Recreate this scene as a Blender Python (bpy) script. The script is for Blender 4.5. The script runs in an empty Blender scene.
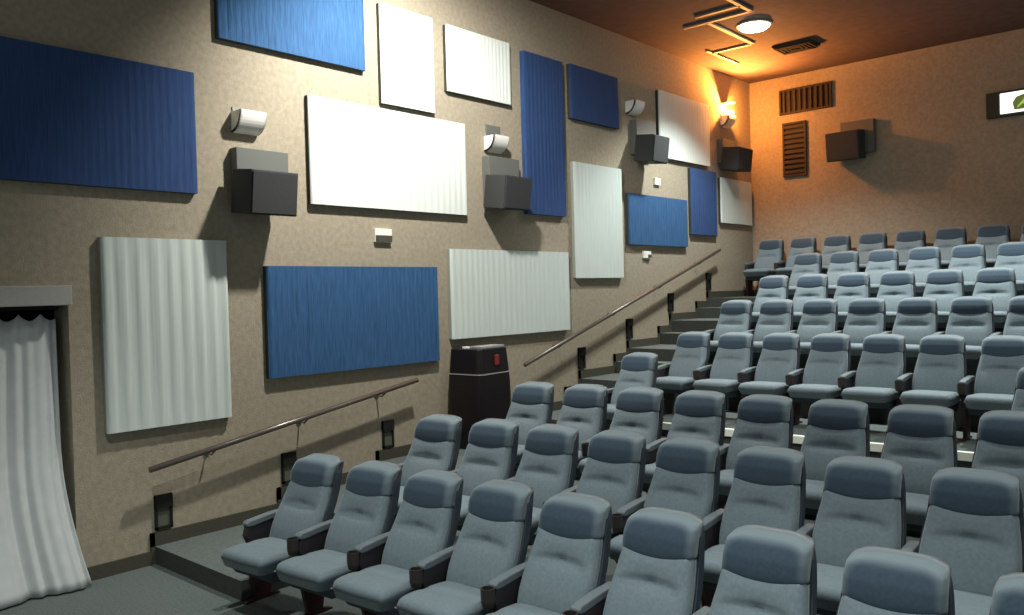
import bpy, bmesh, math, random
from mathutils import Vector, Matrix
S = bpy.context.scene
C = S.collection
K = 1.12            # survey units -> metres
rnd = random.Random(4)

# ------------------------------------------------------------ camera, world, lights, exposure
cam = bpy.data.cameras.new('camera')
cam.sensor_width = 36; cam.sensor_fit = 'HORIZONTAL'; cam.lens = 823.908 / 1024 * 36
cam.clip_end = 200
camo = bpy.data.objects.new('camera', cam); C.objects.link(camo)
Rv = Vector((0.74550408, 0.66594137, -0.02730867)); Uv = Vector((0.00852482, 0.03144253, 0.99946921)); Fv = Vector((-0.66644655, 0.74534117, -0.0177635))
m = Matrix((Rv, Uv, -Fv)).transposed().to_4x4()
m.translation = Vector((5.7733, 0, 1.84198)) * K
camo.matrix_world = m
S.camera = camo
S.view_settings.view_transform = 'Standard'; S.view_settings.look = 'None'
S.view_settings.gamma = 1; S.view_settings.use_curve_mapping = False
S.view_settings.exposure = 0.0

w = bpy.data.worlds.new('world'); S.world = w; w.use_nodes = True
w.node_tree.nodes['Background'].inputs[0].default_value = (0.70, 0.80, 0.78, 1)
w.node_tree.nodes['Background'].inputs[1].default_value = 0.38

def lamp(name, kind, loc, energy, color, size=0.1, aim=None, angle=None, blend=None):
    l = bpy.data.lights.new(name, kind); l.energy = energy; l.color = color
    if kind in ('POINT', 'SPOT'): l.shadow_soft_size = size
    if kind == 'SPOT': l.spot_size = math.radians(angle); l.spot_blend = blend
    if kind == 'AREA': l.shape = 'DISK'; l.size = size
    o = bpy.data.objects.new(name, l); C.objects.link(o); o.location = Vector(loc) * K
    if aim is not None:
        d = Vector(aim) - Vector(loc); o.rotation_euler = d.to_track_quat('-Z', 'Y').to_euler()
    return o
COOL = (1.0, 0.98, 0.90)
SPOT_POS = (1.7, 4.25, 4.80)
SPOT_AIM = (0.0, 5.25, 2.2)
lamp('house_spot_light', 'SPOT', SPOT_POS, 880, COOL, 0.10, SPOT_AIM, 128, 0.75)
DL = [(1.35, 9.47), (3.4, 9.47), (5.45, 9.47), (3.4, 5.9), (5.45, 5.9), (5.45, 2.9), (3.0, 1.0), (5.9, 0.7)]  # last two are unseen fill lamps, added to brighten the front seats
DLE = [720, 900, 520, 260, 280, 280, 720, 440]
for (x, y), e in zip(DL, DLE):
    lamp('downlight_beam', 'SPOT', (x, y, 4.90), e, (0.94, 1.0, 0.95), 0.09, (x, y, 0), 120 if x < 2 else 94, 0.55)
lamp('sconce_light', 'POINT', (0.17, 11.27, 4.45), 130, (1.0, 0.33, 0.06), 0.035)
lamp('sconce_uplight', 'SPOT', (0.17, 11.27, 4.45), 850, (1.0, 0.33, 0.06), 0.035, (0.45, 11.0, 5.0), 158, 0.9)

# ------------------------------------------------------------ materials
def mat(name, col, rough=0.8, metal=0.0, noise=0.0, nscale=40, bump=0.0, bscale=200, emit=None, estr=0, sheen=0.0, spec=0.3, stretch=None):
    m = bpy.data.materials.new(name); m.use_nodes = True
    nt = m.node_tree; b = nt.nodes['Principled BSDF']
    b.inputs['Base Color'].default_value = (*col, 1)
    b.inputs['Roughness'].default_value = rough; b.inputs['Metallic'].default_value = metal
    b.inputs['Specular IOR Level'].default_value = spec
    if sheen: b.inputs['Sheen Weight'].default_value = sheen; b.inputs['Sheen Roughness'].default_value = 0.4
    tc = nt.nodes.new('ShaderNodeTexCoord')
    src = tc.outputs['Object']
    if stretch:
        mp = nt.nodes.new('ShaderNodeMapping'); mp.inputs['Scale'].default_value = stretch
        nt.links.new(src, mp.inputs[0]); src = mp.outputs[0]
    if noise:
        n = nt.nodes.new('ShaderNodeTexNoise'); n.inputs['Scale'].default_value = nscale; n.inputs['Detail'].default_value = 6
        nt.links.new(src, n.inputs['Vector'])
        r = nt.nodes.new('ShaderNodeValToRGB')
        r.color_ramp.elements[0].position = 0.3; r.color_ramp.elements[1].position = 0.7
        r.color_ramp.elements[0].color = (*[c * (1 - noise) for c in col], 1)
        r.color_ramp.elements[1].color = (*[min(1, c * (1 + noise)) for c in col], 1)
        nt.links.new(n.outputs['Fac'], r.inputs[0]); nt.links.new(r.outputs[0], b.inputs['Base Color'])
    if bump:
        n2 = nt.nodes.new('ShaderNodeTexNoise'); n2.inputs['Scale'].default_value = bscale; n2.inputs['Detail'].default_value = 4
        nt.links.new(tc.outputs['Object'], n2.inputs['Vector'])
        bp = nt.nodes.new('ShaderNodeBump'); bp.inputs['Strength'].default_value = bump; bp.inputs['Distance'].default_value = 0.01
        nt.links.new(n2.outputs['Fac'], bp.inputs['Height']); nt.links.new(bp.outputs[0], b.inputs['Normal'])
    if emit: b.inputs['Emission Color'].default_value = (*emit, 1); b.inputs['Emission Strength'].default_value = estr
    return m
def srgb(r, g, b):
    f = lambda c: ((c / 255 + 0.055) / 1.055) ** 2.4 if c / 255 > 0.04045 else c / 255 / 12.92
    return (f(r), f(g), f(b))
M = dict(
    wall=mat('wall_carpet', srgb(158, 148, 130), 0.95, noise=0.13, nscale=22, bump=0.5, bscale=90),
    ceil=mat('ceiling_board', srgb(80, 68, 68), 0.9, noise=0.15, nscale=8),
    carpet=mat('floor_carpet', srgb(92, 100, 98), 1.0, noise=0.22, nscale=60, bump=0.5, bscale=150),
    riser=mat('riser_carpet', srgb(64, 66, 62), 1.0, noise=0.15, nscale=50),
    skirt=mat('skirting', srgb(72, 70, 60), 0.7, noise=0.1),
    skirtd=mat('grille_backing', srgb(42, 36, 32), 0.8),
    nosing=mat('pale_nosing', srgb(225, 226, 215), 0.5),
    grid=mat('ceiling_grid', srgb(185, 165, 140), 0.6),
    white=mat('white_fabric', srgb(216, 222, 217), 0.9, noise=0.05, nscale=14, stretch=(1, 9, 0.5)),
    whitep=mat('pale_stripe_fabric', srgb(200, 209, 205), 0.9, noise=0.06, nscale=10, stretch=(1, 9, 0.4)),
    blue=mat('blue_fabric', srgb(50, 88, 130), 0.85, noise=0.28, nscale=12, stretch=(1, 9, 0.5)),
    blued=mat('deep_blue_fabric', srgb(46, 72, 118), 0.85, noise=0.2, nscale=12, stretch=(1, 9, 0.5)),
    frame=mat('panel_frame', srgb(62, 62, 56), 0.8),
    framew=mat('panel_frame_pale', srgb(150, 155, 145), 0.8),
    seat=mat('seat_fabric', srgb(108, 121, 128), 0.9, noise=0.10, nscale=55, bump=0.25, bscale=350, sheen=0.25),
    head=mat('headrest_shaded_fabric', srgb(54, 69, 83), 0.9, noise=0.12, nscale=55, bump=0.25, bscale=350, sheen=0.25),
    shell=mat('seat_shell', srgb(50, 58, 68), 0.75, noise=0.1),
    arm=mat('arm_plastic', srgb(46, 42, 46), 0.6, noise=0.1),
    armpad=mat('arm_pad', srgb(100, 108, 113), 0.6, noise=0.06),
    cup=mat('cup_holder', srgb(52, 46, 44), 0.4),
    steel=mat('seat_steel', srgb(66, 44, 42), 0.5, 0.3),
    spk=mat('speaker_grille', srgb(58, 60, 61), 0.85, noise=0.1, nscale=80),
    spkplate=mat('speaker_housing', srgb(104, 106, 102), 0.7),
    spkdark=mat('speaker_side', srgb(58, 60, 60), 0.7),
    rail=mat('rail_steel', srgb(112, 104, 98), 0.3, 0.5),
    sconce=mat('sconce_white', srgb(235, 233, 226), 0.5),
    sconceg=mat('sconce_grey', srgb(150, 148, 142), 0.5),
    bulb=mat('orange_bulb', (1, .8, .4), 0.5, emit=(1.0, 0.62, 0.2), estr=30),
    lens=mat('lamp_lens', (1, 1, 1), 0.5, emit=(1.0, 0.93, 0.82), estr=14),
    lensd=mat('step_lens', srgb(92, 94, 82), 0.4),
    black=mat('dark_opening', srgb(28, 26, 24), 0.8),
    grille=mat('grille_brown', srgb(54, 46, 42), 0.7),
    curtain=mat('curtain_cloth', srgb(196, 200, 200), 0.9, noise=0.05, nscale=10),
    valance=mat('valance_board', srgb(172, 170, 166), 0.7, noise=0.05),
    bin=mat('bin_black', srgb(30, 24, 26), 0.35, noise=0.1),
    binseam=mat('bin_grey_trim', srgb(150, 150, 150), 0.4),
    red=mat('red_tag', srgb(130, 42, 42), 0.6),
    exitw=mat('exit_white', (1, 1, 1), 0.5, emit=(0.93, 1.0, 0.88), estr=1.6),
    exitg=mat('exit_green', srgb(150, 190, 60), 0.5, emit=srgb(150, 185, 80), estr=0.9),
    exitd=mat('exit_dark_green', srgb(110, 120, 70), 0.5, emit=srgb(110, 120, 60), estr=0.5),
)

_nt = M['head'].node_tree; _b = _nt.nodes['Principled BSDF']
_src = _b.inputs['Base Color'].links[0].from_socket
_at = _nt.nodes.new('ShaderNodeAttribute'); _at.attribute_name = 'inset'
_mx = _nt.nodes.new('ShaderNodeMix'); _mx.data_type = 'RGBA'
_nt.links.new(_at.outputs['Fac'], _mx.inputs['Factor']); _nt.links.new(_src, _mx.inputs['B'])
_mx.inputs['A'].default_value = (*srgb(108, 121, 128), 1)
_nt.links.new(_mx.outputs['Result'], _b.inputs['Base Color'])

# ------------------------------------------------------------ helpers
def obj(name, bm, m, parent=None, smooth=False, bevel=0, auto=False):
    me = bpy.data.meshes.new(name); bmesh.ops.recalc_face_normals(bm, faces=bm.faces)
    bm.to_mesh(me); bm.free()
    if isinstance(m, (list, tuple)):
        for q in m: me.materials.append(q)
    else: me.materials.append(m)
    if smooth:
        for p in me.polygons: p.use_smooth = True
    o = bpy.data.objects.new(name, me); C.objects.link(o)
    if parent is not None: o.parent = parent
    if bevel:
        b = o.modifiers.new('bevel', 'BEVEL'); b.width = bevel; b.segments = 2; b.limit_method = 'ANGLE'
    return o
def empty(name, loc, rz=0, label=None, cat=None, group=None):
    o = bpy.data.objects.new(name, None); C.objects.link(o); o.location = loc; o.rotation_euler = (0, 0, rz)
    o.empty_display_size = 0.1
    if label: tag(o, label, cat, group)
    return o
def tag(o, label, cat, group=None):
    o['label'] = label; o['category'] = cat
    if group: o['group'] = group
    return o
def struct(name, bm, m, **k):
    o = obj(name, bm, m, **k); o['kind'] = 'structure'; return o
def box(bm, a, b, mi=0, M4=None):
    x0, y0, z0 = a; x1, y1, z1 = b
    v = [bm.verts.new(p) for p in ((x0,y0,z0),(x1,y0,z0),(x1,y1,z0),(x0,y1,z0),(x0,y0,z1),(x1,y0,z1),(x1,y1,z1),(x0,y1,z1))]
    if M4 is not None:
        for q in v: q.co = M4 @ q.co
    for f in ((0,3,2,1),(4,5,6,7),(0,1,5,4),(1,2,6,5),(2,3,7,6),(3,0,4,7)):
        bm.faces.new([v[i] for i in f]).material_index = mi
def kbox(bm, a, b, mi=0): box(bm, [c * K for c in a], [c * K for c in b], mi)
def extr(bm, poly, x0, x1, axis='x', mi=0):
    """polygon of (a, b) extruded along an axis"""
    def P(t, p):
        return {'x': (t, p[0], p[1]), 'y': (p[0], t, p[1]), 'z': (p[0], p[1], t)}[axis]
    A = [bm.verts.new(P(x0, p)) for p in poly]; B = [bm.verts.new(P(x1, p)) for p in poly]
    n = len(poly)
    bm.faces.new(A).material_index = mi; bm.faces.new(B[::-1]).material_index = mi
    for i in range(n):
        bm.faces.new((A[i], B[i], B[(i+1) % n], A[(i+1) % n])).material_index = mi
def tube(bm, pts, r, n=10, mi=0):
    pts = [Vector(p) for p in pts]; rings = []
    for i, p in enumerate(pts):
        d = (pts[min(i+1, len(pts)-1)] - pts[max(i-1, 0)]).normalized()
        a = d.orthogonal().normalized() if i == 0 else (rings_a - d * rings_a.dot(d)).normalized()
        rings_a = a; b = d.cross(a)
        rr = r[i] if isinstance(r, (list, tuple)) else r
        rings.append([bm.verts.new(p + (a * math.cos(t) + b * math.sin(t)) * rr) for t in [2 * math.pi * k / n for k in range(n)]])
    for A, B in zip(rings, rings[1:]):
        for k in range(n): bm.faces.new((A[k], A[(k+1) % n], B[(k+1) % n], B[k])).material_index = mi
    bm.faces.new(rings[0][::-1]).material_index = mi; bm.faces.new(rings[-1]).material_index = mi

# ------------------------------------------------------------ room shell (survey units, scaled by K)
YB, ZC, XR, YF = 12.148, 5.0, 11.5, -4.0
# left wall with the curtained doorway
bm = bmesh.new()
kbox(bm, (-0.25, 2.09, -0.3), (0, YB, ZC)); kbox(bm, (-0.25, 0.35, 1.84), (0, 2.09, ZC)); kbox(bm, (-0.25, YF, -0.3), (0, 0.35, ZC))
struct('wall_left', bm, M['wall'])
bm = bmesh.new(); kbox(bm, (-0.25, YB, -0.3), (XR, YB + 0.25, ZC)); struct('wall_back', bm, M['wall'])
bm = bmesh.new(); kbox(bm, (-0.25, YF, ZC), (XR, YB + 0.25, ZC + 0.2)); struct('ceiling', bm, M['ceil'])
# corridor niche behind the doorway
bm = bmesh.new()
kbox(bm, (-1.1, 0.2, -0.3), (-1.0, 2.3, 2.0)); kbox(bm, (-1.0, 2.2, -0.3), (-0.25, 2.3, 2.0)); kbox(bm, (-1.0, 0.2, -0.3), (-0.25, 0.3, 2.0)); kbox(bm, (-1.0, 0.3, 1.9), (-0.25, 2.2, 2.0)); kbox(bm, (-1.0, 0.3, -0.3), (-0.25, 2.2, 0))
struct('wall_recess', bm, M['black'])

AX = 1.17    # aisle / seating boundary
aisle = [(YF, 0), (2.60, 0), (2.60, .125), (3.62, .125), (3.62, .25), (4.62, .25), (4.62, .38), (6.60, .38), (6.60, .52),
         (7.33, .52), (7.33, .67), (7.60, .67), (7.60, .83), (8.31, .83), (8.31, .97), (8.60, .97), (8.60, 1.115), (9.33, 1.115), (9.33, 1.26),
         (9.62, 1.26), (9.62, 1.415), (10.33, 1.415), (10.33, 1.56), (10.65, 1.56), (10.65, 1.69), (YB, 1.69)]
plat = [(YF, 0), (3.33, 0), (3.33, .125), (4.45, .125), (4.45, .245), (5.5, .245), (5.5, .38), (7.05, .38), (7.05, .51), (8.15, .51),
        (8.15, .83), (9.15, .83), (9.15, 1.115), (10.2, 1.115), (10.2, 1.42), (11.25, 1.42), (11.25, 1.69), (YB, 1.69)]
def stair(bm, prof, x0, x1):
    for (a, z), (b, z2) in zip(prof[::2], prof[1::2]):
        pass
    poly = [(y * K, z * K) for y, z in prof] + [(YB * K, -0.3 * K), (YF * K, -0.3 * K)]
    extr(bm, poly, x0 * K, x1 * K)
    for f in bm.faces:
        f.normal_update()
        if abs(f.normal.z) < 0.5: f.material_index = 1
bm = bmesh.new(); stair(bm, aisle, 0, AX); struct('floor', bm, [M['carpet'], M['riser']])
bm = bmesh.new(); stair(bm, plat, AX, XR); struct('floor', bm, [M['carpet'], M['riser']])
# pale nosing strips on the front edge of every seat platform
n = 1
for (y, z), (y2, z2) in zip(plat, plat[1:]):
    if y == y2 and y > 0:
        bm = bmesh.new(); kbox(bm, (AX + 0.15, y - 0.02, z2 - 0.06), (XR, y + 0.03, z2 + 0.006)); struct('trim_%d' % n, bm, M['nosing']); n += 1
# skirting that follows the steps
bm = bmesh.new()
H0 = 0.095
for i in range(0, len(aisle) - 1, 2):
    (a, z), (b, _) = aisle[i], aisle[i+1]
    if i == 0: a = 2.12
    nz = aisle[i+2][1] if i + 2 < len(aisle) else z
    kbox(bm, (0.0, a - (0.0 if i == 0 else 0.03), z), (0.018, b, z + H0))
    if nz > z: kbox(bm, (0.0, b - 0.03, z + H0), (0.018, b, nz + H0))
struct('baseboard_left', bm, M['skirt'])
bm = bmesh.new(); kbox(bm, (0.02, YB - 0.018, 1.69), (XR, YB, 1.69 + H0)); struct('baseboard_back', bm, M['skirt'])
# ceiling grid bars
bm = bmesh.new()
for a, b in [((1.0, 8.94), (1.025, 10.16)), ((0.42, 10.0), (0.445, 10.9)), ((1.55, 7.6), (1.575, 8.95))]:
    kbox(bm, (a[0] - 0.01, a[1], ZC - 0.022), (b[0] + 0.01, b[1], ZC))
for a, b in [((0.7, 8.93), (1.58, 8.955)), ((0.43, 10.14), (1.02, 10.165)), ((1.0, 8.67), (1.56, 8.69))]:
    kbox(bm, (a[0], a[1] - 0.01, ZC - 0.022), (b[0], b[1] + 0.01, ZC))
struct('trim_%d' % n, bm, M['grid'])

# ------------------------------------------------------------ acoustic panels
def panel(y0, y1, z0, z1, m, fm, label, grp, pleat=0.006, per=0.075, seed=0):
    r = random.Random(seed)
    y0, y1, z0, z1 = [c * K for c in (y0, y1, z0, z1)]
    t = empty('acoustic_panel', (0, (y0 + y1) / 2, z0), 0, label, 'wall panel', grp)
    W, Hh = y1 - y0, z1 - z0
    bm = bmesh.new(); box(bm, (0.0, -W/2, 0), (0.045, W/2, Hh)); obj('frame', bm, fm, t, bevel=0.004)
    bm = bmesh.new()
    ny = int(W / 0.018); nz = 14
    ph = [r.uniform(0, 6.28) for _ in range(6)]
    def d(y, z):
        e = min(1, (W/2 - abs(y)) / 0.02) * min(1, min(z, Hh - z) / 0.03 + 0.25)
        s = math.sin(y * 2 * math.pi / per + ph[0] + 0.8 * math.sin(y * 7 + ph[1]) + 0.35 * math.sin(z * 2.2 + ph[2]))
        s2 = math.sin(y * 2 * math.pi / (per * .43) + ph[3] + 0.5 * math.sin(z * 3 + ph[4]))
        return 0.064 + pleat * e * (s + 0.4 * s2)
    G = [[bm.verts.new((d(-W/2 + W * i / ny, Hh * j / nz) if 0 < i < ny else 0.052, -W/2 + W * i / ny, Hh * j / nz)) for j in range(nz + 1)] for i in range(ny + 1)]
    Bk = [[bm.verts.new((0.0452, -W/2 + W * i / ny, Hh * j / nz)) for j in range(nz + 1)] for i in range(ny + 1)]
    for i in range(ny):
        for j in range(nz):
            bm.faces.new((G[i][j], G[i+1][j], G[i+1][j+1], G[i][j+1]))
            bm.faces.new((Bk[i][j], Bk[i][j+1], Bk[i+1][j+1], Bk[i+1][j]))
        bm.faces.new((G[i][0], Bk[i][0], Bk[i+1][0], G[i+1][0])); bm.faces.new((G[i][nz], G[i+1][nz], Bk[i+1][nz], Bk[i][nz]))
    for j in range(nz):
        bm.faces.new((G[0][j], G[0][j+1], Bk[0][j+1], Bk[0][j])); bm.faces.new((G[ny][j], Bk[ny][j], Bk[ny][j+1], G[ny][j+1]))
    o = obj('fabric_face', bm, m, t, smooth=True)
    e = o.modifiers.new('split', 'EDGE_SPLIT'); e.split_angle = math.radians(60)
WP, BP = 'pale fabric acoustic panels on the left wall', 'blue fabric acoustic panels on the left wall'
PANELS = [
 (1.15, 2.99, 2.63, 3.51, 'blued', 'frame', 'large deep blue pleated wall panel above the curtained doorway', BP, .005, .06),
 (3.19, 4.57, 3.81, 4.44, 'blue', 'frame', 'blue pleated wall panel cut by the top edge, above the left lamp sconce', BP, .006, .06),
 (4.747, 5.394, 3.56, 4.45, 'white', 'frame', 'upright narrow white panel at the top beside the high blue panel', WP, .003, .07),
 (5.559, 6.483, 3.802, 4.44, 'white', 'frame', 'small landscape white panel high on the wall left of the tall blue panel', WP, .003, .06),
 (3.966, 5.788, 2.617, 3.51, 'white', 'frame', 'largest brightly lit white panel between the two nearest speakers', WP, .003, .09),
 (6.682, 7.369, 2.684, 4.414, 'blued', 'blued', 'tallest upright blue panel in the middle of the left wall', BP, .003, .07),
 (7.494, 8.463, 3.811, 4.428, 'blued', 'frame', 'landscape dark blue panel high up, right of the tall blue panel', BP, .003, .06),
 (7.519, 8.488, 1.991, 3.32, 'whitep', 'framew', 'upright pale grey panel below the small high blue panel', WP, .003, .08),
 (9.384, 10.736, 3.569, 4.444, 'whitep', 'frame', 'pale panel right of the third speaker, left of the glowing sconce', WP, .003, .08),
 (8.62, 10.065, 2.406, 3.043, 'blue', 'frame', 'landscape blue panel below the third speaker', BP, .003, .07),
 (10.174, 10.91, 2.585, 3.501, 'blued', 'frame', 'small upright blue panel under the pale panel near the far corner', BP, .003, .07),
 (11.036, 12.038, 2.783, 3.443, 'whitep', 'frame', 'small pale panel next to the far corner of the room', WP, .003, .07),
 (5.529, 7.389, 1.409, 2.282, 'whitep', 'framew', 'wide pale panel directly above the black bin', WP, .003, .09),
 (3.53, 5.357, 1.222, 2.105, 'blue', 'frame', 'wide bright blue pleated panel above the lower handrail', BP, .006, .055),
 (2.289, 3.202, 0.967, 2.293, 'whitep', 'framew', 'tall pale striped panel with deep folds beside the curtained doorway', WP, .007, .12),
]
for i, p in enumerate(PANELS):
    panel(p[0], p[1], p[2], p[3], M[p[4]], M[p[5]], p[6], p[7], p[8], p[9], i)

# ------------------------------------------------------------ doorway valance and curtain
t = empty('door_valance', (0, 1.2 * K, 1.84 * K), 0, 'pale grey valance box above the doorway curtain', 'valance')
bm = bmesh.new(); kbox(bm, (0.0, -0.95, 0.0), (0.05, 0.90, 0.13)); obj('valance_board', bm, M['valance'], t, bevel=0.006)
bm = bmesh.new(); kbox(bm, (-0.22, -0.83, -0.025), (-0.03, 0.84, -0.005)); obj('curtain_track', bm, M['black'], t)

def curtain():
    bm = bmesh.new(); nu, nv = 480, 30; G = []
    for i in range(nu + 1):
        u = i / nu; col = []
        for j in range(nv + 1):
            v = j / nv                        # 0 top, 1 bottom
            yr = 2.045 - 0.02 * v + 0.10 * max(0, (v - 0.55) / 0.45) ** 1.6
            yl = 0.42
            y = yl + (yr - yl) * u ** (1.0 + 0.1 * v)
            ztop = 1.79 - 0.045 * abs(math.sin(u * 40))
            z = ztop * (1 - v) + 0.012 * v
            f = math.sin(u * 118 + 4.5 * math.sin(u * 13) + 0.8 * v)
            f2 = math.sin(u * 27 + 2.0 - 0.7 * v)
            amp = (0.014 + 0.012 * v) * (0.65 + 0.5 * math.sin(u * 31 + 1))
            x = -0.10 + 0.08 * v + (0.15 * max(0, (v - 0.45) / 0.55) ** 1.5) * (0.4 + 0.6 * u) + amp * f * 0.7 + 0.02 * f2 * (0.4 + v)
            col.append(bm.verts.new((x * K, y * K, z * K)))
        G.append(col)
    for i in range(nu):
        for j in range(nv): bm.faces.new((G[i][j], G[i+1][j], G[i+1][j+1], G[i][j+1]))
    o = obj('door_curtain', bm, M['curtain'], smooth=True)
    s = o.modifiers.new('solid', 'SOLIDIFY'); s.thickness = 0.004
    tag(o, 'long pale grey curtain hanging in folds in the doorway at left', 'curtain')
curtain()

# ------------------------------------------------------------ speakers
def speaker(face, yl, z, label, rz=0, loc=None, plate=(0.06, 0.46, 0.12, 0.52), parent_rot=0, depth=0.35, tilt=7, bw=0.40, bh=0.33):
    """local: x out of the wall, y along it, z up (survey units)"""
    t = empty('wall_speaker', Vector(loc if loc else (0, yl, z)) * K, rz, label, 'speaker', 'surround speakers on brackets')
    bm = bmesh.new(); kbox(bm, (0.0, plate[0], plate[2]), (0.10, plate[1], plate[3])); obj('bracket_housing', bm, M['spkplate'], t, bevel=0.006)
    R = Matrix.Translation(Vector((0.10, 0, bh / 2)) * K) @ Matrix.Rotation(math.radians(tilt), 4, 'Y') @ Matrix.Translation(Vector((-0.10, 0, -bh / 2)) * K)
    bm = bmesh.new()
    e = 0.05 * K
    x0, x1, y0, y1, z0, z1 = 0.08 * K, depth * K, 0.0, bw * K, 0.0, bh * K
    box(bm, (x0, y0, z0), (x1, y1, z1), 0, R); obj('cabinet', bm, M['spkdark'], t, bevel=0.008)
    bm = bmesh.new(); box(bm, (x1, y0 + 0.012, z0 + 0.012), (x1 + 0.014, y1 - 0.012, z1 - 0.012), 0, R); obj('front_grille', bm, M['spk'], t, bevel=0.004)
    return t
speaker(0, 3.24, 2.50, 'grey wall speaker left of the brightest white panel', plate=(0.04, 0.49, 0.14, 0.50))
speaker(0, 6.00, 2.70, 'dark speaker on a tall grey plate left of the tall blue panel', plate=(0.06, 0.52, 0.03, 0.53))
speaker(0, 8.74, 3.44, 'black wall speaker between small blue panel and pale panel', plate=(0.03, 0.46, 0.10, 0.53), bw=0.36)
speaker(0, 11.02, 3.55, 'dark wall speaker below the glowing orange sconce', plate=(0.02, 0.46, 0.10, 0.45), bw=0.42)
speaker(0, 0, 0, 'dark speaker mounted on the back wall', rz=-math.pi / 2, loc=(1.30, YB, 3.61), plate=(0.12, 0.58, 0.08, 0.54), bw=0.46, bh=0.40)

# ------------------------------------------------------------ sconces (quarter-round trough uplights)
def sconce(y, z, label, lit=False):
    t = empty('wall_sconce', Vector((0, y, z)) * K, 0, label, 'wall lamp', 'wall sconces above the speakers')
    bm = bmesh.new()
    prof = [(0.0, 0.0), (0.0, 0.17)] + [(0.17 * math.cos(a), 0.17 - 0.17 * math.sin(a)) for a in [math.pi / 2 * k / 10 for k in range(11)]]
    # shell cross-section in (x, z), open at the top
    outer = [(0.15 * math.cos(a), 0.16 - 0.16 * math.sin(a)) for a in [math.pi / 2 * k / 10 for k in range(11)]]
    inner = [(0.13 * math.cos(a), 0.16 - 0.14 * math.sin(a)) for a in [math.pi / 2 * k / 10 for k in range(11)]][::-1]
    poly = [(a * K, b * K) for a, b in outer + inner]
    extr(bm, poly, 0, 0.22 * K, 'y'); obj('shade', bm, M['sconce'], t, smooth=False)
    for yy in (0.0, 0.208):
        bm = bmesh.new(); extr(bm, [(0, 0.16 * K)] + [(a * K, b * K) for a, b in outer], yy * K, (yy + 0.012) * K, 'y'); obj('end_cap', bm, M['sconce'], t)
    bm = bmesh.new(); kbox(bm, (0, 0.01, 0.0), (0.012, 0.21, 0.2)); obj('back_plate', bm, M['sconceg'], t)
    bm = bmesh.new(); bmesh.ops.create_uvsphere(bm, u_segments=14, v_segments=10, radius=0.045)
    for v in bm.verts: v.co = Vector((v.co.x + (0.12 if lit else 0.075) * K, v.co.y * 1.4 + 0.11 * K, v.co.z + (0.2 if lit else 0.10) * K))
    obj('bulb', bm, M['bulb'] if lit else M['sconceg'], t, smooth=True)
    return t
sconce(3.30, 3.12, 'white half round sconce above the nearest wall speaker')
sconce(6.10, 3.28, 'small unlit sconce above the second wall speaker')
sconce(8.68, 4.03, 'small pale sconce above the third wall speaker')
sc = sconce(11.16, 4.20, 'lit orange glowing sconce near the far corner', True)
bm = bmesh.new(); kbox(bm, (0.0, 0.035, 0.345), (0.16, 0.185, 0.355)); kbox(bm, (0.0, 0.10, 0.19), (0.012, 0.12, 0.345)); obj('heat_shield', bm, M['sconceg'], sc)
# small plates and sockets
def plate(y0, z0, y1, z1, mm, name, label, cat, d=0.02, parts=None):
    t = empty(name, Vector((0, (y0 + y1) / 2, z0)) * K, 0, label, cat)
    w_, h_ = (y1 - y0) / 2, z1 - z0
    bm = bmesh.new(); kbox(bm, (0, -w_, 0), (d, w_, h_)); obj('cover', bm, mm, t, bevel=0.003)
    if parts:
        for nm, a0, a1, b0, b1, pm in parts:
            bm = bmesh.new(); kbox(bm, (d, -w_ + 2 * w_ * a0, h_ * b0), (d + 0.008, -w_ + 2 * w_ * a1, h_ * b1)); obj(nm, bm, pm, t)
    return t
plate(6.12, 3.44, 6.33, 3.56, M['spkplate'], 'cover_plate', 'flat grey plate above the second sconce', 'wall plate')
plate(4.64, 2.325, 4.83, 2.445, M['sconce'], 'wall_socket', 'white socket with dark lower half under the brightest panel', 'socket', 0.03, [('socket_cap', .02, .98, .02, .5, M['skirt'])])
plate(9.29, 3.20, 9.42, 3.29, M['sconce'], 'wall_socket', 'tiny white socket above the landscape blue panel', 'socket', 0.03)
plate(8.98, 2.24, 9.15, 2.33, M['sconce'], 'wall_socket', 'tiny white socket above the upper handrail', 'socket', 0.03, [('socket_cap', .55, .95, .05, .5, M['skirt'])])

# ------------------------------------------------------------ step lights
SL = [(2.67, .36, 'lowest step light on the wall beside the first step'),
      (3.70, .49, 'step light half hidden by the first front seat'),
      (4.73, .61, 'step light under the top end of the lower handrail'),
      (7.63, 1.07, 'step light under the lower end of the upper handrail'),
      (8.63, 1.36, 'second step light up under the upper handrail'),
      (9.63, 1.66, 'third step light up under the upper handrail'),
      (10.68, 1.93, 'highest step light, below the top end of the upper handrail')]
for y, z, lb in SL:
    t = empty('step_light', Vector((0, y, z - 0.125)) * K, 0, lb, 'step light', 'recessed step lights along the aisle')
    h, w_ = 0.245, 0.062
    bm = bmesh.new()
    kbox(bm, (0, -w_, 0), (0.022, -w_ + 0.016, h)); kbox(bm, (0, w_ - 0.016, 0), (0.022, w_, h))
    kbox(bm, (0, -w_, 0), (0.022, w_, 0.02)); kbox(bm, (0, -w_, h - 0.09), (0.03, w_, h))
    obj('housing', bm, M['black'], t)
    bm = bmesh.new(); kbox(bm, (0.002, -w_ + 0.016, 0.02), (0.008, w_ - 0.016, h - 0.09)); obj('lens', bm, M['lensd'] if y < 5 else M['black'], t)

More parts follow.
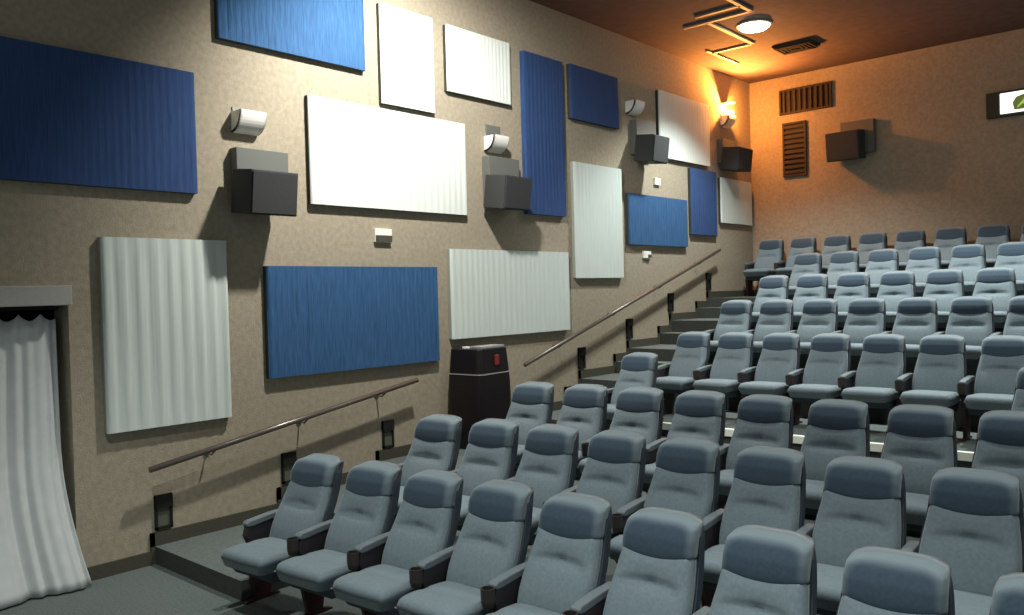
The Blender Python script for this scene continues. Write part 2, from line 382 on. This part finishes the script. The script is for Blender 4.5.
# ------------------------------------------------------------ handrails
def handrail(y0, z0, y1, z1, br, label):
    X = 0.13
    t = empty('handrail', Vector((0, y0, z0)) * K, 0, label, 'handrail', 'steel wall handrails')
    dy, dz = y1 - y0, z1 - z0
    bm = bmesh.new(); tube(bm, [(X * K, 0, 0), (X * K, dy * K, dz * K)], 0.024, 14); obj('rail', bm, M['rail'], t, smooth=True)
    for k in range(br):
        f = (k + 0.6) / br * 0.98; y, z = dy * f, dz * f
        bm = bmesh.new(); tube(bm, [(0.0, y * K, z * K - 0.05), (X * 0.6 * K, y * K, z * K - 0.06), (X * K, y * K, z * K - 0.02)], 0.008, 8)
        tube(bm, [(0.001, y * K, z * K - 0.05), (0.012, y * K, z * K - 0.05)], 0.028, 12); obj('bracket', bm, M['rail'], t, smooth=False)
handrail(2.53, 0.692, 4.99, 1.073, 3, 'lower steel handrail sloping up the wall under the blue panel')
handrail(6.49, 1.085, 10.82, 2.375, 4, 'upper steel handrail climbing beside the steep steps')

# ------------------------------------------------------------ black bin
t = empty('waste_bin', Vector((0.27, 5.66, 0.38)) * K, math.radians(4), 'tall black bulging bin with grey seam against the left wall', 'bin')
def barrel(bm, z0, z1, wx, wy, f, n=9, rr=0.07):
    rings = []
    for k in range(n + 1):
        z = z0 + (z1 - z0) * k / n; s = f(z)
        pts = []
        for cx, cy, a0 in ((1, 1, 0), (-1, 1, 90), (-1, -1, 180), (1, -1, 270)):
            for q in range(5):
                a = math.radians(a0 + 22.5 * q)
                pts.append(bm.verts.new(((cx * (wx * s - rr) + rr * math.cos(a)), (cy * (wy * s - rr) + rr * math.sin(a)), z)))
        rings.append(pts)
    for A, B in zip(rings, rings[1:]):
        for i in range(len(A)): bm.faces.new((A[i], A[(i+1) % len(A)], B[(i+1) % len(A)], B[i]))
    bm.faces.new(rings[0][::-1]); bm.faces.new(rings[-1])
fb = lambda z: 0.90 + 0.12 * math.sin(min(1, z / 1.1) * math.pi * 0.95 + 0.1)
bm = bmesh.new(); barrel(bm, 0, 0.79, 0.24, 0.265, fb); obj('body', bm, M['bin'], t, smooth=False, bevel=0.01)
bm = bmesh.new(); barrel(bm, 0.79, 0.80, 0.243, 0.268, fb, 1); obj('seam', bm, M['binseam'], t)
bm = bmesh.new(); barrel(bm, 0.80, 1.06, 0.238, 0.263, fb, 5); obj('lid', bm, M['bin'], t, bevel=0.01)
bm = bmesh.new(); box(bm, (0.02, -0.17, 1.06), (0.2, 0.19, 1.085)); obj('top_flap', bm, M['binseam'], t, bevel=0.004)
bm = bmesh.new(); box(bm, (0.225, -0.02, 0.88), (0.25, 0.04, 0.99)); obj('red_tag', bm, M['red'], t, bevel=0.008)
bm = bmesh.new(); tube(bm, [(-0.06, -0.12, 1.06), (-0.06, -0.12, 1.075)], 0.05, 14); o = obj('saucer', bm, M['sconce'])
o.location = t.location + Vector((0, 0, 0.001)); tag(o, 'small white dish left on top of the black bin', 'dish')

# ------------------------------------------------------------ back wall grilles, exit sign, ceiling fittings
def grille(x0, z0, x1, z1, ns, vert, label):
    t = empty('vent_grille', Vector(((x0 + x1) / 2, YB, z0)) * K, 0, label, 'vent')
    w_, h = (x1 - x0) / 2, z1 - z0
    bm = bmesh.new(); kbox(bm, (-w_, -0.012, 0), (w_, 0, h)); obj('backing', bm, M['skirtd'], t)
    bm = bmesh.new(); f = 0.03
    kbox(bm, (-w_, -0.04, 0), (-w_ + f, -0.012, h)); kbox(bm, (w_ - f, -0.04, 0), (w_, -0.012, h)); kbox(bm, (-w_ + f, -0.04, 0), (w_ - f, -0.012, f)); kbox(bm, (-w_ + f, -0.04, h - f), (w_ - f, -0.012, h))
    obj('frame', bm, M['grille'], t)
    bm = bmesh.new()
    for k in range(ns):
        if vert:
            x = -w_ + f + (2 * w_ - 2 * f) * (k + .5) / ns; d = (w_ - f) / ns * 0.6; kbox(bm, (x - d * .7, -0.035, f), (x + d * .7, -0.02, h - f))
        else:
            z = f + (h - 2 * f) * (k + .5) / ns; d = (h - 2 * f) / ns * 0.3; kbox(bm, (-w_ + f, -0.035, z - d), (w_ - f, -0.02, z + d))
    obj('louvers', bm, M['grille'], t)
grille(0.49, 4.42, 1.28, 4.79, 9, True, 'landscape vent grille with upright slats high on the back wall')
grille(0.53, 3.48, 0.89, 4.29, 10, False, 'upright louvred grille on the back wall left of the speaker')

t = empty('exit_sign', Vector((3.72, YB, 3.95)) * K, 0, 'lit white exit sign with green pictogram on the back wall', 'sign')
bm = bmesh.new(); kbox(bm, (-0.45, -0.07, -0.03), (0.30, 0, 0.29)); obj('housing', bm, M['frame'], t, bevel=0.005)
bm = bmesh.new(); kbox(bm, (-0.29, -0.085, 0.0), (0.28, -0.07, 0.26)); obj('lit_panel', bm, M['exitw'], t, bevel=0.01)
bm = bmesh.new()
extr(bm, [(a * K, b * K) for a, b in [(-0.13, 0.03), (-0.15, 0.12), (-0.11, 0.19), (-0.03, 0.215), (0.16, 0.22), (0.18, 0.2), (0.18, 0.05), (0.12, 0.03)]], -0.092 * K, -0.085 * K, 'y'); obj('green_field', bm, M['exitd'], t)
bm = bmesh.new()
extr(bm, [(a * K, b * K) for a, b in [(-0.10, 0.05), (-0.03, 0.10), (0.0, 0.06), (0.04, 0.05), (0.02, 0.11), (0.06, 0.17), (0.03, 0.19), (-0.02, 0.16), (-0.05, 0.12), (-0.09, 0.08)]], -0.098 * K, -0.092 * K, 'y'); obj('running_figure', bm, M['exitg'], t)

for i, (x, y) in enumerate(DL):
    t = empty('ceiling_downlight', Vector((x, y, ZC)) * K, 0, ['round glowing downlight in the ceiling near the orange corner', 'round downlight over the middle of the upper rows', 'round downlight over the right end of the upper rows', 'round downlight over the third row', 'round downlight over the right end of the third row', 'round downlight over the frontmost row', 'added unseen fill downlight over the open floor before the seats', 'added unseen fill downlight over the floor at right'][i], 'ceiling lamp', 'recessed ceiling downlights')
    bm = bmesh.new()
    n_ = 28
    def ring(r, z): return [bm.verts.new((r * math.cos(2 * math.pi * k / n_), r * math.sin(2 * math.pi * k / n_), z)) for k in range(n_)]
    R0, R1, R2 = ring(0.235, 0), ring(0.23, -0.02), ring(0.205, -0.022); R3 = ring(0.205, 0.0)
    for A, B in ((R0, R1), (R1, R2), (R2, R3)):
        for k in range(n_): bm.faces.new((A[k], A[(k+1) % n_], B[(k+1) % n_], B[k]))
    obj('rim', bm, M['grid'], t)
    bm = bmesh.new(); RR = [ring(r_, z_) for r_, z_ in ((0.203, -0.001), (0.203, -0.03), (0.17, -0.06), (0.09, -0.08))]
    bm.faces.new(RR[0]); bm.faces.new(RR[-1][::-1])
    for A, B in zip(RR, RR[1:]):
        for k in range(n_): bm.faces.new((A[k], A[(k+1) % n_], B[(k+1) % n_], B[k]))
    obj('lens', bm, M['lens'], t)
t = empty('ceiling_spotlight', Vector(SPOT_POS) * K, 0, 'adjustable spotlight on the ceiling aimed at the left wall', 'ceiling lamp')
d = (Vector(SPOT_AIM) - Vector(SPOT_POS)).normalized()
bm = bmesh.new(); tube(bm, [-d * 0.16, -d * 0.12], 0.10, 20); obj('can', bm, M['shell'], t)
bm = bmesh.new(); tube(bm, [-d * 0.14, Vector((0, 0, 0.2 * K))], 0.015, 8); obj('stem', bm, M['shell'], t)
# ceiling diffuser
t = empty('ceiling_diffuser', Vector((1.36, 10.68, ZC)) * K, 0, 'dark square air diffuser on the ceiling beside the downlight', 'vent')
bm = bmesh.new(); kbox(bm, (-0.25, -0.19, -0.03), (0.25, 0.19, 0)); obj('frame', bm, M['grille'], t, bevel=0.005)
bm = bmesh.new()
for k in range(4):
    s = 0.05 * k; a, b = 0.23 - s, 0.17 - s * 0.78
    for (p, q) in (((-a, -b), (a, -b + .015)), ((-a, b - .015), (a, b)), ((-a, -b + .015), (-a + .015, b - .015)), ((a - .015, -b + .015), (a, b - .015))):
        kbox(bm, (p[0], p[1], -0.05), (q[0], q[1], -0.03))
obj('vanes', bm, M['black'], t)

# ------------------------------------------------------------ cinema seats (metres; front faces -y; origin on floor under the top of the backrest)
prof = [(-.325, .370, .216), (-.322, .43, .223), (-.300, .50, .224), (-.262, .58, .221), (-.222, .65, .214), (-.188, .715, .204), (-.168, .76, .199), (-.155, .81, .197), (-.140, .865, .196), (-.112, .915, .192), (-.075, .95, .184)]
def pint(s):
    x = s * (len(prof) - 1); i = min(int(x), len(prof) - 2); f = x - i
    a, b = prof[i], prof[i+1]
    return [a[k] * (1 - f) + b[k] * f for k in range(3)]
def pad(bm, s0, s1, nx, nz, thick, extra, hw=0.0, back=0.05, pe=6.0, wing=0.03):
    """closed cushion following the profile between s0 and s1"""
    def pt(i, j, side):
        u = -1 + 2 * i / nx; v = j / nz
        y, z, w_ = pint(s0 + (s1 - s0) * v)
        w_ += hw
        # rounded corners
        ev = abs(2 * v - 1); sh = (1 - ev ** 14) ** 0.5 if ev < 1 else 0
        cw = w_ * (1 - 0.10 * ev ** 10)
        edge = max(0.0, 1 - abs(u) ** pe) ** 0.4 * max(0.0, 1 - ev ** 9) ** 0.5
        f = thick * edge
        if side == 0: yy = y - f - wing * abs(u) ** 3 * edge - extra(u, v) * edge
        else: yy = y + back
        return Vector((u * cw, yy + (0 if side == 0 else 0), z))
    F = [[bm.verts.new(pt(i, j, 0)) for j in range(nz + 1)] for i in range(nx + 1)]
    B = [[bm.verts.new(pt(i, j, 1)) for j in range(nz + 1)] for i in range(nx + 1)]
    for i in range(nx):
        for j in range(nz):
            bm.faces.new((F[i][j], F[i+1][j], F[i+1][j+1], F[i][j+1])); bm.faces.new((B[i][j], B[i][j+1], B[i+1][j+1], B[i+1][j]))
        bm.faces.new((F[i][0], B[i][0], B[i+1][0], F[i+1][0])); bm.faces.new((F[i][nz], F[i+1][nz], B[i+1][nz], B[i][nz]))
    for j in range(nz):
        bm.faces.new((F[0][j], F[0][j+1], B[0][j+1], B[0][j])); bm.faces.new((F[nx][j], B[nx][j], B[nx][j+1], F[nx][j+1]))
def lumb(u, v):
    crease = math.exp(-((v - 0.60 + 0.03 * u * u) / 0.045) ** 2) * 0.022 * max(0, 1 - (abs(u) / .85) ** 4)
    btn = math.exp(-((v - 0.60) / 0.06) ** 2 - (u / 0.16) ** 2) * 0.014
    return 0.012 * math.sin(math.pi * min(1, v / 0.6)) * (1 - u * u) - crease - btn + 0.008 * math.exp(-((v - .8) / .12) ** 2) * (1 - u * u)
def headf(u, v):
    # lower edge hangs as a curve, upper part puffed
    return 0.018 * math.sin(math.pi * (v ** 0.8)) * (1 - u * u * .6) - 0.004

def make_seat():
    root = empty('cinema_seat', (0, 0, 0))
    bm = bmesh.new(); pad(bm, 0.0, 0.69, 22, 26, 0.035, lumb, back=0.03); obj('backrest', bm, M['seat'], root, smooth=True)
    bm = bmesh.new()
    # headrest: its lower edge curves down in the middle
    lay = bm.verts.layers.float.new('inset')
    nx, nz = 30, 22
    def ph(i, j, side):
        u = -1 + 2 * i / nx; v = j / nz
        s0 = 0.655 - 0.07 * (1 - u * u)
        y, z, w_ = pint(s0 + (1.0 - s0) * v)
        ev = abs(2 * v - 1)
        edge = max(0.0, 1 - abs(u) ** 7) ** 0.4 * (max(0.0, 1 - ev ** 8) ** 0.5 if v > .5 else max(0.0, 1 - ev ** 12) ** 0.5)
        cw = w_ * (1 - (0.09 * ev ** 8 if v > .5 else 0)) - 0.001
        topdrop = 0.018 * (abs(u) ** 4) * v ** 4
        if side == 0: return Vector((u * cw, y - (0.034 + 0.012 * abs(u) ** 3 + headf(u, v)) * edge, z - topdrop))
        return Vector((u * cw, y + 0.035 + 0.03 * v, z - topdrop + (0.012 * v ** 4)))
    F = [[bm.verts.new(ph(i, j, 0)) for j in range(nz + 1)] for i in range(nx + 1)]
    B = [[bm.verts.new(ph(i, j, 1)) for j in range(nz + 1)] for i in range(nx + 1)]
    for i in range(nx):
        for j in range(nz):
            f = bm.faces.new((F[i][j], F[i+1][j], F[i+1][j+1], F[i][j+1])); bm.faces.new((B[i][j], B[i][j+1], B[i+1][j+1], B[i+1][j]))
        bm.faces.new((F[i][0], B[i][0], B[i+1][0], F[i+1][0])); bm.faces.new((F[i][nz], F[i+1][nz], B[i+1][nz], B[i][nz]))
    for j in range(nz):
        bm.faces.new((F[0][j], F[0][j+1], B[0][j+1], B[0][j])); bm.faces.new((F[nx][j], B[nx][j], B[nx][j+1], F[nx][j+1]))
    # darker inset panel with lighter rim; shade on the face is painted in too
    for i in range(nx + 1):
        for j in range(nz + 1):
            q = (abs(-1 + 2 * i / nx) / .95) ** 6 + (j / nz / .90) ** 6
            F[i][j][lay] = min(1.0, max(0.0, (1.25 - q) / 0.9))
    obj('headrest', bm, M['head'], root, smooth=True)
    # rear shell
    bm = bmesh.new(); N = 16
    ringsA = []
    for k in range(N + 1):
        s = 0.93 * k / N; y, z, w_ = pint(s)
        w2 = w_ + 0.012 - (0.03 * (k / N) ** 8)
        zz = z - 0.004
        row = []
        for (xx, yy) in ((-w2, 0.018), (-w2, 0.075), (-w2 * .9, 0.10), (0, 0.108), (w2 * .9, 0.10), (w2, 0.075), (w2, 0.018), (w2 * .95, 0.024), (0, 0.028), (-w2 * .95, 0.024)):
            row.append(bm.verts.new((xx, y + yy + 0.015 * (k / N), zz)))
        ringsA.append(row)
    for A, Bq in zip(ringsA, ringsA[1:]):
        for i in range(10): bm.faces.new((A[i], A[(i+1) % 10], Bq[(i+1) % 10], Bq[i]))
    bm.faces.new(ringsA[0][::-1]); bm.faces.new(ringsA[-1])
    obj('back_shell', bm, M['shell'], root, bevel=0.005)
    # seat cushion
    bm = bmesh.new(); nx, ny = 18, 18
    def cz(u, v, top):
        # v: 0 rear, 1 front
        y = -0.33 - 0.42 * v
        e = max(0.0, 1 - abs(u) ** 12) ** 0.35 * max(0.0, 1 - abs(2 * v - 1) ** 16) ** 0.35
        w_ = 0.222 + 0.012 * v - 0.02 * v ** 8
        zc = 0.375 + 0.022 * v
        if top: return Vector((u * w_, y - 0.012 * (1 - u * u) * v ** 4, zc + (0.062 + 0.012 * (1 - u * u) * math.sin(math.pi * v) - 0.02 * v ** 6 - 0.008 * math.exp(-((v - .5) / .08) ** 2)) * e))
        return Vector((u * w_ * 0.97, y + 0.0, zc - 0.062 * e - 0.0))
    F = [[bm.verts.new(cz(-1 + 2 * i / nx, j / ny, 1)) for j in range(ny + 1)] for i in range(nx + 1)]
    B = [[bm.verts.new(cz(-1 + 2 * i / nx, j / ny, 0)) for j in range(ny + 1)] for i in range(nx + 1)]
    for i in range(nx):
        for j in range(ny):
            bm.faces.new((F[i][j], F[i+1][j], F[i+1][j+1], F[i][j+1])); bm.faces.new((B[i][j], B[i][j+1], B[i+1][j+1], B[i+1][j]))
        bm.faces.new((F[i][0], B[i][0], B[i+1][0], F[i+1][0])); bm.faces.new((F[i][ny], F[i+1][ny], B[i+1][ny], B[i][ny]))
    for j in range(ny):
        bm.faces.new((F[0][j], F[0][j+1], B[0][j+1], B[0][j])); bm.faces.new((F[nx][j], B[nx][j], B[nx][j+1], F[nx][j+1]))
    obj('seat_cushion', bm, M['seat'], root, smooth=True)
    bm = bmesh.new(); extr(bm, [(-.34, .34), (-.70, .345), (-.64, .27), (-.40, .255)], -0.20, 0.20, 'x'); obj('seat_pan', bm, M['shell'], root, bevel=0.012)
    arm_part(root, 0.270)
    return root
def arm_part(root, x):
    bm = bmesh.new()
    extr(bm, [(-.49, .53), (-.51, .46), (-.48, .40), (-.47, .26), (-.22, .26), (-.17, .40), (-.13, .53), (-.2, .54)], x - 0.024, x + 0.024, 'x')
    a = obj('arm_panel', bm, M['arm'], root, bevel=0.006)
    bm = bmesh.new()
    extr(bm, [(-.50, .525), (-.505, .548), (-.48, .562), (-.30, .578), (-.16, .58), (-.14, .565), (-.14, .54), (-.30, .535), (-.46, .52)], x - 0.030, x + 0.030, 'x')
    obj('armrest', bm, M['armpad'], root, bevel=0.008)
    bm = bmesh.new(); n_ = 16
    rr = [(0.030, .44), (0.037, .47), (0.038, .54), (0.031, .54), (0.029, .48)]
    rings = [[bm.verts.new((x + r * math.cos(2 * math.pi * k / n_), -.535 + r * math.sin(2 * math.pi * k / n_), z)) for k in range(n_)] for r, z in rr]
    for A, B in zip(rings, rings[1:]):
        for k in range(n_): bm.faces.new((A[k], A[(k+1) % n_], B[(k+1) % n_], B[k]))
    bm.faces.new(rings[0][::-1]); bm.faces.new(rings[-1])
    obj('cup_holder', bm, M['cup'], root, smooth=False)
    bm = bmesh.new()
    extr(bm, [(-.50, .30), (-.44, .03), (-.52, .012), (-.52, 0), (-.24, 0), (-.24, .012), (-.32, .03), (-.27, .30)], x - 0.018, x + 0.018, 'x')
    obj('leg', bm, M['steel'], root, bevel=0.004)

proto = make_seat()
first = True
ORD = ['first', 'second', 'third', 'fourth', 'fifth', 'sixth', 'seventh', 'eighth', 'ninth', 'tenth']
# row: (survey y, platform z, first k, last k, phrase)
ROWS = [(3.19, 0.0, 0, 8, 'frontmost row'), (4.19, .125, 0, 8, 'second row from the front'), (5.32, .245, 0, 7, 'third row from the front'),
        (6.72, .38, 0, 0, ''), (8.0, .51, 0, 6, 'first row above the gap'), (8.97, .83, 0, 6, 'third row from the back wall end, plus one lower'),
        (10.0, 1.115, 0, 6, 'row two below the last'), (11.17, 1.42, 0, 5, 'row just below the last'), (11.96, 1.69, 0, 7, 'last row against the back wall')]
ROWN = ['frontmost row', 'second row from the front', 'third row from the front', '', 'fifth row, first above the wide gap', 'sixth row from the front', 'seventh row from the front', 'eighth row, just below the last', 'last row along the back wall']
def copy_seat(loc, rz, label, group, endarm):
    global first
    if first: r = proto; first = False
    else:
        r = proto.copy(); C.objects.link(r)
        for ch in PARTS:
            c = ch.copy(); C.objects.link(c); c.parent = r
    r.location = loc; r.rotation_euler = (0, 0, rz)
    tag(r, label, 'cinema seat', group)
    if endarm:
        for ch in PARTS:
            if ch.name.split('.')[0] in ('arm_panel', 'armrest', 'leg'):
                c = ch.copy(); C.objects.link(c); c.parent = r; c.location = (-0.549, 0, 0)
    return r
PARTS = list(proto.children)
for ri, (y, z, k0, k1, _) in enumerate(ROWS):
    ks = list(range(k0, k1 + 1)) if ri != 3 else [0, 7]
    for k in ks:
        pass
        x = [1.435, 1.475, 1.40, 0, 1.31, 1.33, 1.33, 1.30, 0.43][ri] + [.483, .482, .486, .49, .49, .49, .49, .49, .49][ri] * k
        yy = y; rz = 0
        if ri < 3:
            yy += {0: -.12, 1: -.06, 2: -0.03}.get(k, 0.0); rz = math.radians({0: 5, 1: 4.5, 2: 3.5}.get(k, 2))
        if ri == 3:
            x = 1.45 if k == 0 else 4.74
            lb = 'blue grey seat standing alone beside the aisle in the gap row' if k == 0 else 'blue grey seat at the right picture edge in the gap row'
            g = 'seats in the gap row'
        else:
            pos = ORD[k - k0]
            if ri == 8: yy += 0.0
            lb = 'blue grey %scinema seat, %s, %s' % ('', (pos + ' from the aisle') if k > k0 else 'nearest the aisle', ROWN[ri])
            g = 'seats in the ' + ROWN[ri].split(',')[0]
        copy_seat(Vector((x * K, yy * K, z * K)), rz, lb, g, k == ks[0] or ri == 3)
